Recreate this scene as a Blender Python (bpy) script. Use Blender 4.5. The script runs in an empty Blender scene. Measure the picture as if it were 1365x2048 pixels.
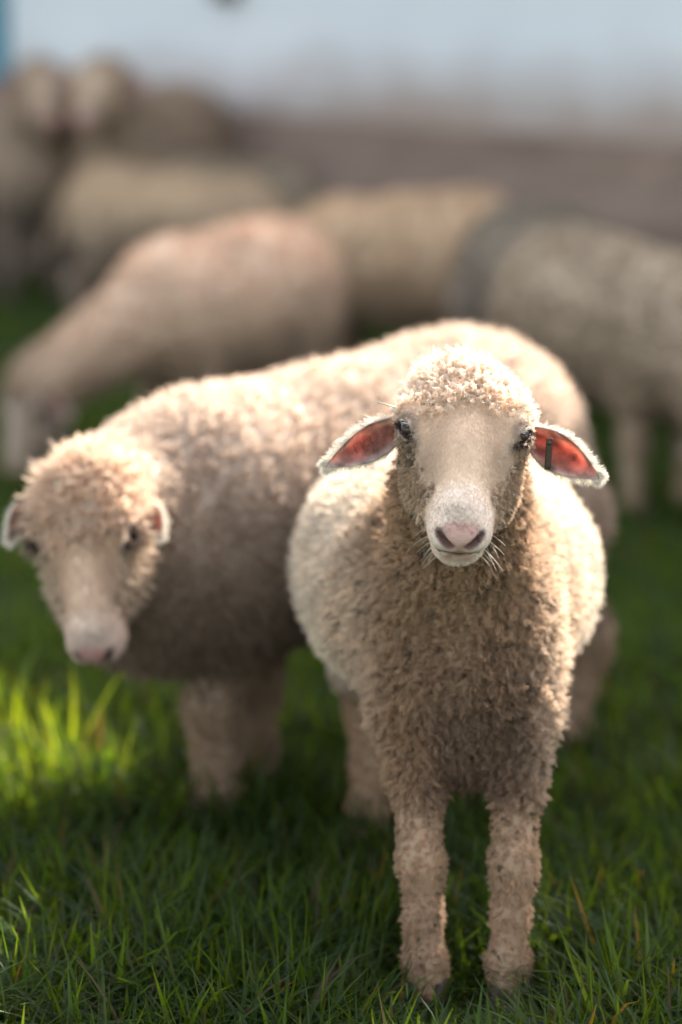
import bpy, math
import numpy as np

RNG = np.random.default_rng(7)
SC = bpy.context.scene
COL = SC.collection

# ---------------------------------------------------------------- camera
PITCH = math.radians(10.6)
CAMZ = 1.08
FPX = 85.0 / 36.0 * 2048.0
cam_data = bpy.data.cameras.new("camera")
cam = bpy.data.objects.new("camera", cam_data)
COL.objects.link(cam)
cam.location = (0, 0, CAMZ)
cam.rotation_euler = (math.pi / 2 - PITCH, 0, 0)
cam_data.lens = 85
cam_data.sensor_fit = 'VERTICAL'
cam_data.sensor_height = 36
cam_data.sensor_width = 24
cam_data.clip_start = 0.05
cam_data.clip_end = 2000
cam_data.dof.use_dof = True
cam_data.dof.focus_distance = 2.595
cam_data.dof.aperture_fstop = 1.75
SC.camera = cam

# ---------------------------------------------------------------- sky and sun
SUN_EL = math.radians(36)
SUN_AZ = math.radians(35)          # right of straight ahead
world = bpy.data.worlds.new("World")
SC.world = world
world.use_nodes = True
wn = world.node_tree
bg = wn.nodes["Background"]
sky = wn.nodes.new("ShaderNodeTexSky")
sky.sky_type = 'NISHITA'
sky.sun_disc = False
sky.sun_elevation = SUN_EL
sky.sun_rotation = SUN_AZ
sky.air_density = 1.0
sky.dust_density = 2.5
sky.ozone_density = 0.6
hs_ = wn.nodes.new("ShaderNodeHueSaturation")
hs_.inputs["Saturation"].default_value = 0.35
wn.links.new(sky.outputs[0], hs_.inputs["Color"])
wn.links.new(hs_.outputs[0], bg.inputs["Color"])
bg.inputs["Strength"].default_value = 0.125

sd = bpy.data.lights.new("sun", 'SUN')
sd.energy = 5.0
sd.angle = math.radians(0.6)
sd.color = (1.0, 0.94, 0.85)
sun = bpy.data.objects.new("sun", sd)
COL.objects.link(sun)
SUNV = np.array([math.cos(SUN_EL) * math.sin(SUN_AZ), math.cos(SUN_EL) * math.cos(SUN_AZ), math.sin(SUN_EL)])
from mathutils import Vector, Matrix
sun.rotation_euler = Vector(-SUNV).to_track_quat('-Z', 'Y').to_euler()

SC.view_settings.view_transform = 'Standard'
SC.view_settings.look = 'None'
SC.view_settings.gamma = 1.0
SC.view_settings.exposure = 2.25
SC.render.engine = 'CYCLES'
SC.cycles.use_denoising = True
SC.cycles.max_bounces = 10
SC.cycles.diffuse_bounces = 5
SC.cycles.transmission_bounces = 6
SC.cycles.transparent_max_bounces = 8
SC.cycles.sample_clamp_indirect = 6.0
SC.cycles_curves.shape = 'RIBBONS'
SC.cycles_curves.subdivisions = 2

# ---------------------------------------------------------------- helpers
def P(u, v, y):
    """photo pixel + distance along Y -> point in the place (used to measure the photo)"""
    cp, sp = math.cos(PITCH), math.sin(PITCH)
    a, b = (u - 682.5) / FPX, (1024 - v) / FPX
    d = np.array([a, cp + b * sp, -sp + b * cp])
    return np.array([0, 0, CAMZ]) + d * (y / d[1])

def unit(v):
    v = np.asarray(v, float)
    return v / (np.linalg.norm(v, axis=-1, keepdims=True) + 1e-12)

def smooth(a, b, x):
    t = np.clip((x - a) / (b - a), 0, 1)
    return t * t * (3 - 2 * t)

def tag(o, label=None, cat=None, group=None, kind=None):
    for k, v in (("label", label), ("category", cat), ("group", group), ("kind", kind)):
        if v:
            o[k] = v
    return o

def mesh_obj(name, V, F, mat, parent=None, col=None, smooth_sh=True):
    me = bpy.data.meshes.new(name)
    V = np.asarray(V, np.float32)
    if isinstance(F, np.ndarray):
        n, k = F.shape
        me.vertices.add(len(V)); me.vertices.foreach_set("co", V.ravel())
        me.loops.add(n * k); me.loops.foreach_set("vertex_index", F.astype(np.int32).ravel())
        me.polygons.add(n); me.polygons.foreach_set("loop_start", np.arange(0, n * k, k, dtype=np.int32))
        me.polygons.foreach_set("loop_total", np.full(n, k, np.int32))
        me.update(calc_edges=True)
    else:
        me.from_pydata([tuple(map(float, v)) for v in V], [], F)
    if smooth_sh:
        me.polygons.foreach_set("use_smooth", np.ones(len(me.polygons), bool))
    if col is not None:
        at = me.attributes.new("tint", 'FLOAT_COLOR', 'POINT')
        c = np.ones((len(V), 4), np.float32); c[:, :3] = col
        at.data.foreach_set("color", c.ravel())
    if mat:
        me.materials.append(mat)
    o = bpy.data.objects.new(name, me)
    COL.objects.link(o)
    if parent is not None:
        o.parent = parent
    return o

def curves_obj(name, pts, rad, col, mat, parent=None):
    """pts (N,K,3), rad (N,K), col (N,3): hair strands"""
    N, K, _ = pts.shape
    cu = bpy.data.hair_curves.new(name)
    cu.add_curves([K] * N)
    cu.attributes["position"].data.foreach_set("vector", pts.astype(np.float32).ravel())
    ra = cu.attributes.get("radius") or cu.attributes.new("radius", 'FLOAT', 'POINT')
    ra.data.foreach_set("value", rad.astype(np.float32).ravel())
    ca = cu.attributes.new("tint", 'FLOAT_COLOR', 'CURVE')
    c = np.ones((N, 4), np.float32); c[:, :3] = col
    ca.data.foreach_set("color", c.ravel())
    cu.materials.append(mat)
    o = bpy.data.objects.new(name, cu)
    COL.objects.link(o)
    if parent is not None:
        o.parent = parent
    return o

def box_vf(c, s):
    c, s = np.asarray(c, float), np.asarray(s, float) / 2
    V = [c + s * np.array(q) for q in ((-1,-1,-1),(1,-1,-1),(1,1,-1),(-1,1,-1),(-1,-1,1),(1,-1,1),(1,1,1),(-1,1,1))]
    return V, [(0,3,2,1),(4,5,6,7),(0,1,5,4),(1,2,6,5),(2,3,7,6),(3,0,4,7)]

def tube_vf(path, rad, n=8):
    path = np.asarray(path, float); rad = np.broadcast_to(rad, (len(path),))
    V, F = [], []
    tan = np.gradient(path, axis=0); tan = unit(tan)
    ref = np.array([0.13, 0.31, 0.94])
    for p, t, r in zip(path, tan, rad):
        e1 = unit(np.cross(t, ref)); e2 = np.cross(t, e1)
        for k in range(n):
            a = 2 * math.pi * k / n
            V.append(p + r * (math.cos(a) * e1 + math.sin(a) * e2))
    for i in range(len(path) - 1):
        for k in range(n):
            a, b = i * n + k, i * n + (k + 1) % n
            F.append((a, b, b + n, a + n))
    F.append(tuple(range(n))[::-1]); F.append(tuple((len(path) - 1) * n + k for k in range(n)))
    return V, F

# cheap smooth 3D value noise
_NG = np.random.default_rng(3).random((32, 32, 32)).astype(np.float32)
def noise3(p, s):
    q = np.asarray(p) * s + 100.37
    i = np.floor(q).astype(int); f = q - i; f = f * f * (3 - 2 * f)
    out = 0
    for dx in (0, 1):
        for dy in (0, 1):
            for dz in (0, 1):
                w = (f[..., 0] if dx else 1 - f[..., 0]) * (f[..., 1] if dy else 1 - f[..., 1]) * (f[..., 2] if dz else 1 - f[..., 2])
                out = out + w * _NG[(i[..., 0] + dx) % 32, (i[..., 1] + dy) % 32, (i[..., 2] + dz) % 32]
    return out

# ---------------------------------------------------------------- materials
def new_mat(name):
    m = bpy.data.materials.new(name); m.use_nodes = True
    nt = m.node_tree
    return m, nt, nt.nodes["Principled BSDF"]

def mat_noise(name, c1, c2, scale, rough=0.9, bump=0.0, detail=6, spec=0.2):
    m, nt, b = new_mat(name)
    tc = nt.nodes.new("ShaderNodeTexCoord")
    nz = nt.nodes.new("ShaderNodeTexNoise"); nz.inputs["Scale"].default_value = scale; nz.inputs["Detail"].default_value = detail
    rp = nt.nodes.new("ShaderNodeValToRGB")
    rp.color_ramp.elements[0].position = 0.3; rp.color_ramp.elements[1].position = 0.7
    rp.color_ramp.elements[0].color = (*c1, 1); rp.color_ramp.elements[1].color = (*c2, 1)
    nt.links.new(tc.outputs["Object"], nz.inputs["Vector"])
    nt.links.new(nz.outputs["Fac"], rp.inputs["Fac"])
    nt.links.new(rp.outputs["Color"], b.inputs["Base Color"])
    b.inputs["Roughness"].default_value = rough
    b.inputs["Specular IOR Level"].default_value = spec
    if bump:
        bp = nt.nodes.new("ShaderNodeBump"); bp.inputs["Strength"].default_value = bump
        nt.links.new(nz.outputs["Fac"], bp.inputs["Height"]); nt.links.new(bp.outputs["Normal"], b.inputs["Normal"])
    return m

def mat_fibre(name, trans=0.4, tcol=(1, 1, 1), gloss=0.0, rough=0.4, noise=None):
    """diffuse + translucent from the tint attribute"""
    m, nt, b = new_mat(name)
    nt.nodes.remove(b)
    out = nt.nodes["Material Output"]
    at = nt.nodes.new("ShaderNodeAttribute"); at.attribute_name = "tint"
    src = at.outputs["Color"]
    if noise:
        tc = nt.nodes.new("ShaderNodeTexCoord")
        nz = nt.nodes.new("ShaderNodeTexNoise"); nz.inputs["Scale"].default_value = noise[0]; nz.inputs["Detail"].default_value = 5
        mr = nt.nodes.new("ShaderNodeMapRange"); mr.inputs["From Min"].default_value = 0.3; mr.inputs["From Max"].default_value = 0.7
        mr.inputs["To Min"].default_value = noise[1]; mr.inputs["To Max"].default_value = noise[2]
        mu = nt.nodes.new("ShaderNodeMix"); mu.data_type = 'RGBA'; mu.blend_type = 'MULTIPLY'; mu.inputs["Factor"].default_value = 1
        nt.links.new(tc.outputs["Object"], nz.inputs["Vector"]); nt.links.new(nz.outputs["Fac"], mr.inputs["Value"])
        nt.links.new(src, mu.inputs["A"]); nt.links.new(mr.outputs["Result"], mu.inputs["B"])
        src = mu.outputs["Result"]
    df = nt.nodes.new("ShaderNodeBsdfDiffuse"); tr = nt.nodes.new("ShaderNodeBsdfTranslucent")
    mt = nt.nodes.new("ShaderNodeMix"); mt.data_type = 'RGBA'; mt.blend_type = 'MULTIPLY'; mt.inputs["Factor"].default_value = 1
    mt.inputs["B"].default_value = (*tcol, 1)
    nt.links.new(src, df.inputs["Color"]); nt.links.new(src, mt.inputs["A"])
    nt.links.new(mt.outputs["Result"], tr.inputs["Color"])
    mx = nt.nodes.new("ShaderNodeMixShader"); mx.inputs[0].default_value = trans
    nt.links.new(df.outputs[0], mx.inputs[1]); nt.links.new(tr.outputs[0], mx.inputs[2])
    last = mx
    if gloss:
        gl = nt.nodes.new("ShaderNodeBsdfGlossy"); gl.inputs["Roughness"].default_value = rough
        gl.inputs["Color"].default_value = (1, 1, 1, 1)
        m2 = nt.nodes.new("ShaderNodeMixShader"); m2.inputs[0].default_value = gloss
        nt.links.new(mx.outputs[0], m2.inputs[1]); nt.links.new(gl.outputs[0], m2.inputs[2]); last = m2
    nt.links.new(last.outputs[0], out.inputs["Surface"])
    return m

def mat_tint(name, rough=0.8, noise=None, spec=0.2):
    m, nt, b = new_mat(name)
    at = nt.nodes.new("ShaderNodeAttribute"); at.attribute_name = "tint"
    nt.links.new(at.outputs["Color"], b.inputs["Base Color"])
    b.inputs["Roughness"].default_value = rough
    b.inputs["Specular IOR Level"].default_value = spec
    if noise:
        tc = nt.nodes.new("ShaderNodeTexCoord")
        nz = nt.nodes.new("ShaderNodeTexNoise"); nz.inputs["Scale"].default_value = noise[0]; nz.inputs["Detail"].default_value = 4
        bp = nt.nodes.new("ShaderNodeBump"); bp.inputs["Strength"].default_value = noise[1]; bp.inputs["Distance"].default_value = 0.003
        nt.links.new(tc.outputs["Object"], nz.inputs["Vector"]); nt.links.new(nz.outputs["Fac"], bp.inputs["Height"])
        nt.links.new(bp.outputs["Normal"], b.inputs["Normal"])
    return m

M_WOOL = mat_fibre("wool", trans=0.42, gloss=0.03, rough=0.45)
M_HAIR = mat_fibre("short_hair", trans=0.30, gloss=0.03, rough=0.4)
M_SKIN = mat_tint("sheep_skin", rough=0.65, noise=(260, 0.25), spec=0.3)
M_BODYFAR = mat_fibre("wool_far", trans=0.05, noise=(6, 0.85, 1.1))
M_EAR = mat_fibre("ear_skin", trans=0.42, tcol=(1.0, 0.40, 0.26), noise=(60, 0.35, 1.3))
M_GRASS = mat_fibre("grass_blade", trans=0.6, tcol=(2.7, 2.1, 0.4), gloss=0.012, rough=0.5)
M_SOIL = mat_noise("soil_turf", (0.012, 0.02, 0.006), (0.035, 0.05, 0.014), 6, 1.0, 0.3)
def wall_mat():
    m = mat_noise("white_plaster", (0.56, 0.59, 0.615), (0.64, 0.67, 0.69), 1.1, 0.9, 0.05)
    nt = m.node_tree; b = nt.nodes["Principled BSDF"]
    src = b.inputs["Base Color"].links[0].from_socket
    tc = nt.nodes.new("ShaderNodeTexCoord"); sx = nt.nodes.new("ShaderNodeSeparateXYZ")
    nz = nt.nodes.new("ShaderNodeTexNoise"); nz.inputs["Scale"].default_value = 2.6; nz.inputs["Detail"].default_value = 8
    ad = nt.nodes.new("ShaderNodeMath"); ad.operation = 'MULTIPLY_ADD'; ad.inputs[1].default_value = 0.35
    mr = nt.nodes.new("ShaderNodeMapRange"); mr.inputs["From Min"].default_value = 1.36; mr.inputs["From Max"].default_value = 0.98
    mr.inputs["To Max"].default_value = 0.85
    mx = nt.nodes.new("ShaderNodeMix"); mx.data_type = 'RGBA'; mx.inputs["B"].default_value = (0.27, 0.19, 0.14, 1)
    nt.links.new(tc.outputs["Object"], sx.inputs[0]); nt.links.new(tc.outputs["Object"], nz.inputs["Vector"])
    nt.links.new(nz.outputs["Fac"], ad.inputs[0]); nt.links.new(sx.outputs["Z"], ad.inputs[2])
    nt.links.new(ad.outputs[0], mr.inputs["Value"]); nt.links.new(mr.outputs["Result"], mx.inputs["Factor"])
    nt.links.new(src, mx.inputs["A"]); nt.links.new(mx.outputs["Result"], b.inputs["Base Color"])
    return m
M_PLINTH = mat_noise("brown_plinth", (0.14, 0.10, 0.078), (0.23, 0.17, 0.132), 2.2, 0.95, 0.15)
M_WHITE = wall_mat()
M_TEAL = mat_noise("teal_paint", (0.02, 0.17, 0.24), (0.03, 0.22, 0.30), 3, 0.6)
M_DARKMETAL = mat_noise("dark_metal", (0.02, 0.02, 0.02), (0.04, 0.04, 0.04), 20, 0.6)
M_ROOF = mat_noise("roof_tile", (0.16, 0.07, 0.05), (0.24, 0.11, 0.07), 3, 0.9)
M_BARK = mat_noise("bark", (0.06, 0.045, 0.03), (0.13, 0.10, 0.07), 14, 0.95, 0.4)
M_LEAF = mat_fibre("leaf", trans=0.4, tcol=(1.1, 1.1, 0.4), gloss=0.05)
M_HOOF = mat_noise("hoof_horn", (0.03, 0.025, 0.02), (0.07, 0.055, 0.04), 40, 0.5)
M_TAG = mat_noise("tag_plastic", (0.035, 0.018, 0.010), (0.06, 0.03, 0.018), 60, 0.35, spec=0.5)
M_MARK = mat_noise("tattoo_ink", (0.14, 0.05, 0.045), (0.2, 0.07, 0.06), 60, 0.7)
M_STRAW = mat_noise("straw", (0.45, 0.42, 0.28), (0.6, 0.55, 0.4), 60, 0.7)
M_GREENBIT = mat_noise("leaf_bit", (0.10, 0.22, 0.03), (0.16, 0.3, 0.05), 60, 0.7)
M_EYE, _nt, _b = new_mat("sheep_eye")
_at = _nt.nodes.new("ShaderNodeAttribute"); _at.attribute_name = "tint"
_nt.links.new(_at.outputs["Color"], _b.inputs["Base Color"])
_b.inputs["Roughness"].default_value = 0.15
_b.inputs["Coat Weight"].default_value = 0.0
_b.inputs["Specular IOR Level"].default_value = 0.3
_b.inputs["Coat Roughness"].default_value = 0.03

# ---------------------------------------------------------------- ground
g = mesh_obj("ground", [(-600, -600, 0), (600, -600, 0), (600, 900, 0), (-600, 900, 0)], [(0, 1, 2, 3)], None, smooth_sh=False)
M_GROUND = mat_noise("meadow", (0.012, 0.028, 0.006), (0.03, 0.06, 0.012), 3.0, 1.0, 0.4)
g.data.materials.append(M_GROUND)
tag(g, "flat green grass meadow under the flock", "ground", kind="structure")

# ---------------------------------------------------------------- white building with brown battered plinth
WA = np.array([P(0, 500, 13.0)[0], 13.0]); WB = np.array([P(1365, 500, 9.5)[0], 9.5])
wd = unit(WB - WA)                                  # along the wall, to the right
wn2 = np.array([wd[1], -wd[0]]); wn2 = wn2 if wn2[1] < 0 else -wn2   # towards the camera
WALL_H = 3.79
def wpt(s, out, z):
    q = WA + wd * s + wn2 * out
    return (q[0], q[1], z)
def wbox(s0, s1, o0, o1, z0, z1):
    V = [wpt(s0, o1, z0), wpt(s1, o1, z0), wpt(s1, o0, z0), wpt(s0, o0, z0), wpt(s0, o1, z1), wpt(s1, o1, z1), wpt(s1, o0, z1), wpt(s0, o0, z1)]
    return V, [(0,3,2,1),(4,5,6,7),(0,1,5,4),(1,2,6,5),(2,3,7,6),(3,0,4,7)]
S0, S1 = -7.0, 11.5
V, F = wbox(S0, S1, -4.5, -0.02, 0, WALL_H)
building = mesh_obj("white_building", V, F, M_WHITE, smooth_sh=False)
tag(building, "long white plastered building with brown base behind the flock", "building")
def prism(prof, s0, s1):
    n = len(prof)
    V = [wpt(s0, o, z) for o, z in prof] + [wpt(s1, o, z) for o, z in prof]
    F = [(i, (i + 1) % n, n + (i + 1) % n, n + i) for i in range(n)] + [tuple(range(n))[::-1], tuple(range(n, 2 * n))]
    return V, F
V, F = prism([(-0.03, 0), (0.34, 0), (0.34, 0.51), (0.30, 0.55), (0.012, 0.78), (-0.03, 0.78)], S0 + 0.02, S1 - 0.02)
V = [(v[0], v[1], v[2] + ((0.06 - 0.028 * (sv - 1.6)) if v[2] > .6 else (-0.012 * (sv - 1.6) if v[2] > .2 else 0))) for v, sv in zip(V, [S0] * 6 + [S1] * 6)]
pl = mesh_obj("plinth", V, F, M_PLINTH, building, smooth_sh=False)
pl["label"] = "dark brown sloping base along the white wall"
V, F = prism([(0.30, WALL_H - 0.12), (0.30, WALL_H), (-2.26, WALL_H + 1.2), (-4.9, WALL_H), (-4.9, WALL_H - 0.12), (-2.26, WALL_H + 1.05)], S0 - 0.3, S1 + 0.3)
mesh_obj("roof", V, F, M_ROOF, building, smooth_sh=False)
# teal shutter at the left edge of view, just above the plinth
sh = mesh_obj("window_shutter", *wbox(-0.95, 0.095, -0.02, 0.035, 0.94, 2.3), M_TEAL, building, smooth_sh=False)
sh["label"] = "teal painted shutter on the white wall"
for k in range(5):
    mesh_obj("plank", *wbox(-0.93 + k * 0.202, -0.93 + k * 0.202 + 0.19, 0.036, 0.052, 0.97, 2.27), M_TEAL, sh, smooth_sh=False)
vent = mesh_obj("wall_bracket", *wbox(1.89, 2.00, -0.02, 0.07, 1.355, 1.52), M_DARKMETAL, building, smooth_sh=False)

# ---------------------------------------------------------------- small tree added out of frame to cast shade right of the lamb
def build_tree(base, crown_c, rad, nleaf):
    root = bpy.data.objects.new("shade_tree", None); COL.objects.link(root); root.location = base
    base = np.array(base); c = np.array(crown_c) - base
    rng = np.random.default_rng(21)
    path = [np.array([0, 0, 0]), c * 0.3 + [0.05, 0, 0], c * 0.62 + [0.03, 0.04, 0], c * 0.95]
    V, F = tube_vf(path, [0.075, 0.062, 0.045, 0.02], 10)
    Vs, Fs = list(V), list(F)
    tips = []
    for k in range(16):
        t = rng.uniform(0.62, 0.95); p0 = c * t
        d = unit(rng.normal(size=3) * [1, 1, 0.6] + [0, 0, 0.3]); e = c + d * rad * rng.uniform(0.6, 0.95)
        pm = (p0 + e) / 2 + rng.normal(size=3) * 0.06
        V2, F2 = tube_vf([p0, pm, e], [0.02, 0.012, 0.005], 5)
        o = len(Vs); Vs += list(V2); Fs += [tuple(i + o for i in f) for f in F2]
        tips += [pm, e]
    mesh_obj("trunk", Vs, Fs, M_BARK, root)
    cl = np.array(tips)
    ctr = np.concatenate([cl[rng.integers(len(cl), size=nleaf // 2)] + rng.normal(size=(nleaf // 2, 3)) * 0.16,
                          c + unit(rng.normal(size=(nleaf - nleaf // 2, 3))) * (rng.random((nleaf - nleaf // 2, 1)) ** 0.4) * rad])
    n = len(ctr)
    a = unit(rng.normal(size=(n, 3))); b = unit(np.cross(a, rng.normal(size=(n, 3))))
    L = rng.uniform(0.05, 0.085, (n, 1)); W = L * 0.3
    V = np.stack([ctr - a * L * .5, ctr + b * W, ctr + a * L * .5, ctr - b * W], 1).reshape(-1, 3)
    F = np.arange(n * 4).reshape(-1, 4)
    col = np.repeat(np.array([0.05, 0.10, 0.02]) * rng.uniform(0.7, 1.4, (n, 1)), 4, 0)
    cr = mesh_obj("crown", V, F, M_LEAF, root, col, smooth_sh=False); cr["kind"] = "stuff"
    tag(root, "unseen tree added to shade the grass right of the lamb", "tree")
_c = np.array([0.69, 2.74, 0]) + SUNV * (3.2 / SUNV[2])
build_tree((_c[0] + 0.35, _c[1] + 0.1, 0), _c, np.array([0.58, 0.75, 0.55]), 7500)

# ---------------------------------------------------------------- SDF sheep
class Field:
    def __init__(s, xs, ys, zs):
        s.xs, s.ys, s.zs = [np.asarray(a, np.float32) for a in (xs, ys, zs)]
        s.D = np.full((len(xs), len(ys), len(zs)), 0.5, np.float32)
    def block(s, lo, hi, m):
        r = []
        for a, l, h in zip((s.xs, s.ys, s.zs), lo, hi):
            i = np.searchsorted(a, l - m); j = np.searchsorted(a, h + m)
            r.append(slice(max(i - 1, 0), min(j + 1, len(a))))
        return r
    def pts(s, b):
        return np.stack(np.meshgrid(s.xs[b[0]], s.ys[b[1]], s.zs[b[2]], indexing='ij'), -1)

def d_ell(p, c, r, R=None):
    q = p - np.asarray(c, np.float32)
    if R is not None:
        q = q @ np.asarray(R, np.float32)          # columns of R: local axes
    r = np.asarray(r, np.float32)
    k0 = np.sqrt(((q / r) ** 2).sum(-1)) + 1e-6; k1 = np.sqrt(((q / r ** 2) ** 2).sum(-1)) + 1e-6
    return k0 * (k0 - 1) / k1

def d_cap(p, a, b, ra, rb, R=None, sc=None):
    a, b = np.asarray(a, np.float32), np.asarray(b, np.float32)
    ba = b - a; pa = p - a
    h = np.clip((pa @ ba) / (ba @ ba), 0, 1)
    return np.sqrt(((pa - h[..., None] * ba) ** 2).sum(-1)) - (ra + (rb - ra) * h)

def smin(a, b, k):
    h = np.maximum(k - np.abs(a - b), 0) / k
    return np.minimum(a, b) - h * h * k * 0.25

def prim_eval(pr, p):
    if pr[0] == 'E': return d_ell(p, pr[1], pr[2], pr[3])
    return d_cap(p, pr[1], pr[2], pr[3], pr[4])

def prim_bounds(pr):
    if pr[0] == 'E':
        m = max(pr[2]); return np.array(pr[1]) - m, np.array(pr[1]) + m
    a, b = np.array(pr[1]), np.array(pr[2]); m = max(pr[3], pr[4])
    return np.minimum(a, b) - m, np.maximum(a, b) + m

def surface_nets(f):
    D, xs, ys, zs = f.D, f.xs, f.ys, f.zs
    ins = D < 0
    nx, ny, nz = D.shape
    c = ins[:-1, :-1, :-1].astype(np.int8)
    tot = np.zeros((nx - 1, ny - 1, nz - 1), np.int8)
    for dx in (0, 1):
        for dy in (0, 1):
            for dz in (0, 1):
                tot += ins[dx:nx - 1 + dx, dy:ny - 1 + dy, dz:nz - 1 + dz]
    act = np.argwhere((tot > 0) & (tot < 8))
    idx = -np.ones(tot.shape, np.int32); idx[tuple(act.T)] = np.arange(len(act))
    acc = np.zeros((len(act), 3)); cnt = np.zeros(len(act))
    cor = [(a, b, c_) for a in (0, 1) for b in (0, 1) for c_ in (0, 1)]
    def cp(i): return np.stack([xs[i[:, 0]], ys[i[:, 1]], zs[i[:, 2]]], -1)
    for a in cor:
        for ax in range(3):
            if a[ax]: continue
            b = list(a); b[ax] = 1
            ia, ib = act + np.array(a), act + np.array(b)
            da, db = D[tuple(ia.T)], D[tuple(ib.T)]
            m = (da < 0) != (db < 0)
            t = np.where(m, da / (da - db + 1e-12), 0)[:, None]
            acc += np.where(m[:, None], cp(ia) * (1 - t) + cp(ib) * t, 0); cnt += m
    V = acc / cnt[:, None]
    Q = []
    for ax in range(3):
        sl0 = [slice(None)] * 3; sl1 = [slice(None)] * 3
        sl0[ax] = slice(0, -1); sl1[ax] = slice(1, None)
        m = ins[tuple(sl0)] != ins[tuple(sl1)]
        e = np.argwhere(m)
        o1, o2 = (ax + 1) % 3, (ax + 2) % 3
        ok = (e[:, o1] > 0) & (e[:, o2] > 0) & (e[:, o1] < D.shape[o1] - 1) & (e[:, o2] < D.shape[o2] - 1)
        e = e[ok]
        def cell(d1, d2):
            q = e.copy(); q[:, o1] -= d1; q[:, o2] -= d2
            return idx[tuple(q.T)]
        quad = np.stack([cell(1, 1), cell(0, 1), cell(0, 0), cell(1, 0)], 1)
        flip = ~ins[tuple(e.T)]
        quad[flip] = quad[flip][:, ::-1]
        Q.append(quad)
    return V, np.concatenate(Q)

def vnormals(V, Q):
    fn = np.cross(V[Q[:, 2]] - V[Q[:, 0]], V[Q[:, 3]] - V[Q[:, 1]])
    N = np.zeros_like(V)
    for k in range(4):
        for a in range(3):
            N[:, a] += np.bincount(Q[:, k], fn[:, a], len(V))
    return unit(N)

def axis(lo, hi, flo, fhi, fine, coarse):
    out = [lo]
    while out[-1] < hi:
        x = out[-1]
        d = 0 if flo <= x <= fhi else min(abs(x - flo), abs(x - fhi))
        out.append(x + min(coarse, fine + 0.14 * d))
    return np.array(out)

class Head:
    def __init__(s, O, F, X, hs=1.0, short=0.0, xs=1.0):
        s.O = np.asarray(O, float); s.F = unit(F); X = np.asarray(X, float)
        s.X = unit(X - s.F * (X @ s.F)); s.U = np.cross(s.F, s.X)
        s.short, s.xs = short, xs
        s.hs = hs; s.R = np.stack([s.X, s.F, s.U], 1)
    def w(s, p):
        p = np.array(p, float); p[0] *= s.xs
        p[1] -= s.short * float(smooth(.03, .10, p[1]))
        return s.O + s.R @ (p * s.hs)
    def l(s, P_):
        q = ((P_ - s.O) @ s.R) / s.hs
        q[:, 0] /= s.xs
        f0 = q[:, 1].copy()
        for _ in range(4): q[:, 1] = f0 + s.short * smooth(.03, .10, q[:, 1])
        return q

def head_prims(h):
    R, k = h.R, h.hs
    E = lambda c, r, kk=0.02: ('E', h.w(c), np.array(r) * k, R, kk * k)
    C = lambda a, b, ra, rb, kk=0.02: ('C', h.w(a), h.w(b), ra * k, rb * k, kk * k)
    pr = [E((0, -.045, -.022), (.058, .055, .050)),
          C((0, -.01, -.018), (0, .095, -.026), .045, .029, .02),
          C((0, .02, .004), (0, .095, -.012), .022, .019, .02),
          E((0, .106, -.030), (.0305, .029, .032), .014),
          E((.014, .121, -.029), (.017, .018, .019), .012), E((-.014, .121, -.029), (.017, .018, .019), .012),
          C((0, -.03, -.058), (0, .10, -.058), .042, .024, .022),
          E((0, .110, -.066), (.025, .021, .017), .012)]
    for s in (-1, 1):
        pr += [E((s * .044, -.006, -.006), (.020, .032, .020), .018),
               E((s * .036, .015, -.048), (.024, .055, .036), .025),
               E((s * .054, -.014, .010), (.011, .018, .010), .010),     # brow
               E((s * .0545, .001, .002), (.0150, .0165, .0150), .008)]   # lids
    return pr

def eye_dir(h, s): return unit(h.R @ np.array([s * .66, .20, .72]))

def head_cuts(h):
    k = h.hs; cuts = []
    for s in (-1, 1):
        e = eye_dir(h, s); c = h.w((s * .0545, .001, .002))
        ax = unit(h.F * 0.55 - h.X * s * 0.55 - h.U * 0.15); ax = unit(ax - e * (ax @ e)); up = np.cross(e, ax)
        up = up if up @ h.U - up @ h.F > 0 else -up
        R = np.stack([ax, up, e], 1)
        c = c - up * .0016 * k
        cuts.append(('E', c + e * .0155 * k, np.array([.0155, .0047, .012]) * k, R, .002 * k))
        cuts.append(('C', h.w((s * .0095, .1395, -.031)), h.w((s * .0245, .1315, -.014)), .0042 * k, .0038 * k, .005 * k))
        cuts.append(('C', h.w((0, .1385, -.0485)), h.w((s * .030, .118, -.0525)), .0026 * k, .0022 * k, .004 * k))
    cuts.append(('C', h.w((0, .1435, -.030)), h.w((0, .1395, -.048)), .0016 * k, .0016 * k, .004 * k))
    return cuts

def carve(name, body, h, fine, coarse, pad=0.03):
    heads = head_prims(h)
    allp = body + heads
    lo = np.min([prim_bounds(p)[0] for p in allp], 0) - pad; hi = np.max([prim_bounds(p)[1] for p in allp], 0) + pad
    hl = np.min([prim_bounds(p)[0] for p in heads], 0); hh = np.max([prim_bounds(p)[1] for p in heads], 0)
    f = Field(*[axis(lo[i], hi[i], hl[i] - .005, hh[i] + .005, fine, coarse) for i in range(3)])
    for pr in allp:
        b = f.block(*prim_bounds(pr), pr[-1] * 1.5 + 0.03)
        b = tuple(b); d = prim_eval(pr, f.pts(b))
        f.D[b] = smin(f.D[b], d.astype(np.float32), pr[-1])
    for pr in head_cuts(h):
        b = tuple(f.block(*prim_bounds(pr), 0.02))
        d = prim_eval(pr, f.pts(b))
        f.D[b] = -smin(-f.D[b], d.astype(np.float32), pr[-1])
    V, Q = surface_nets(f)
    N = vnormals(V, Q)
    dh = np.min([prim_eval(p, V) for p in heads], 0); db = np.min([prim_eval(p, V) for p in body], 0)
    return V, Q, N, (dh < db - 0.002)

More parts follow.
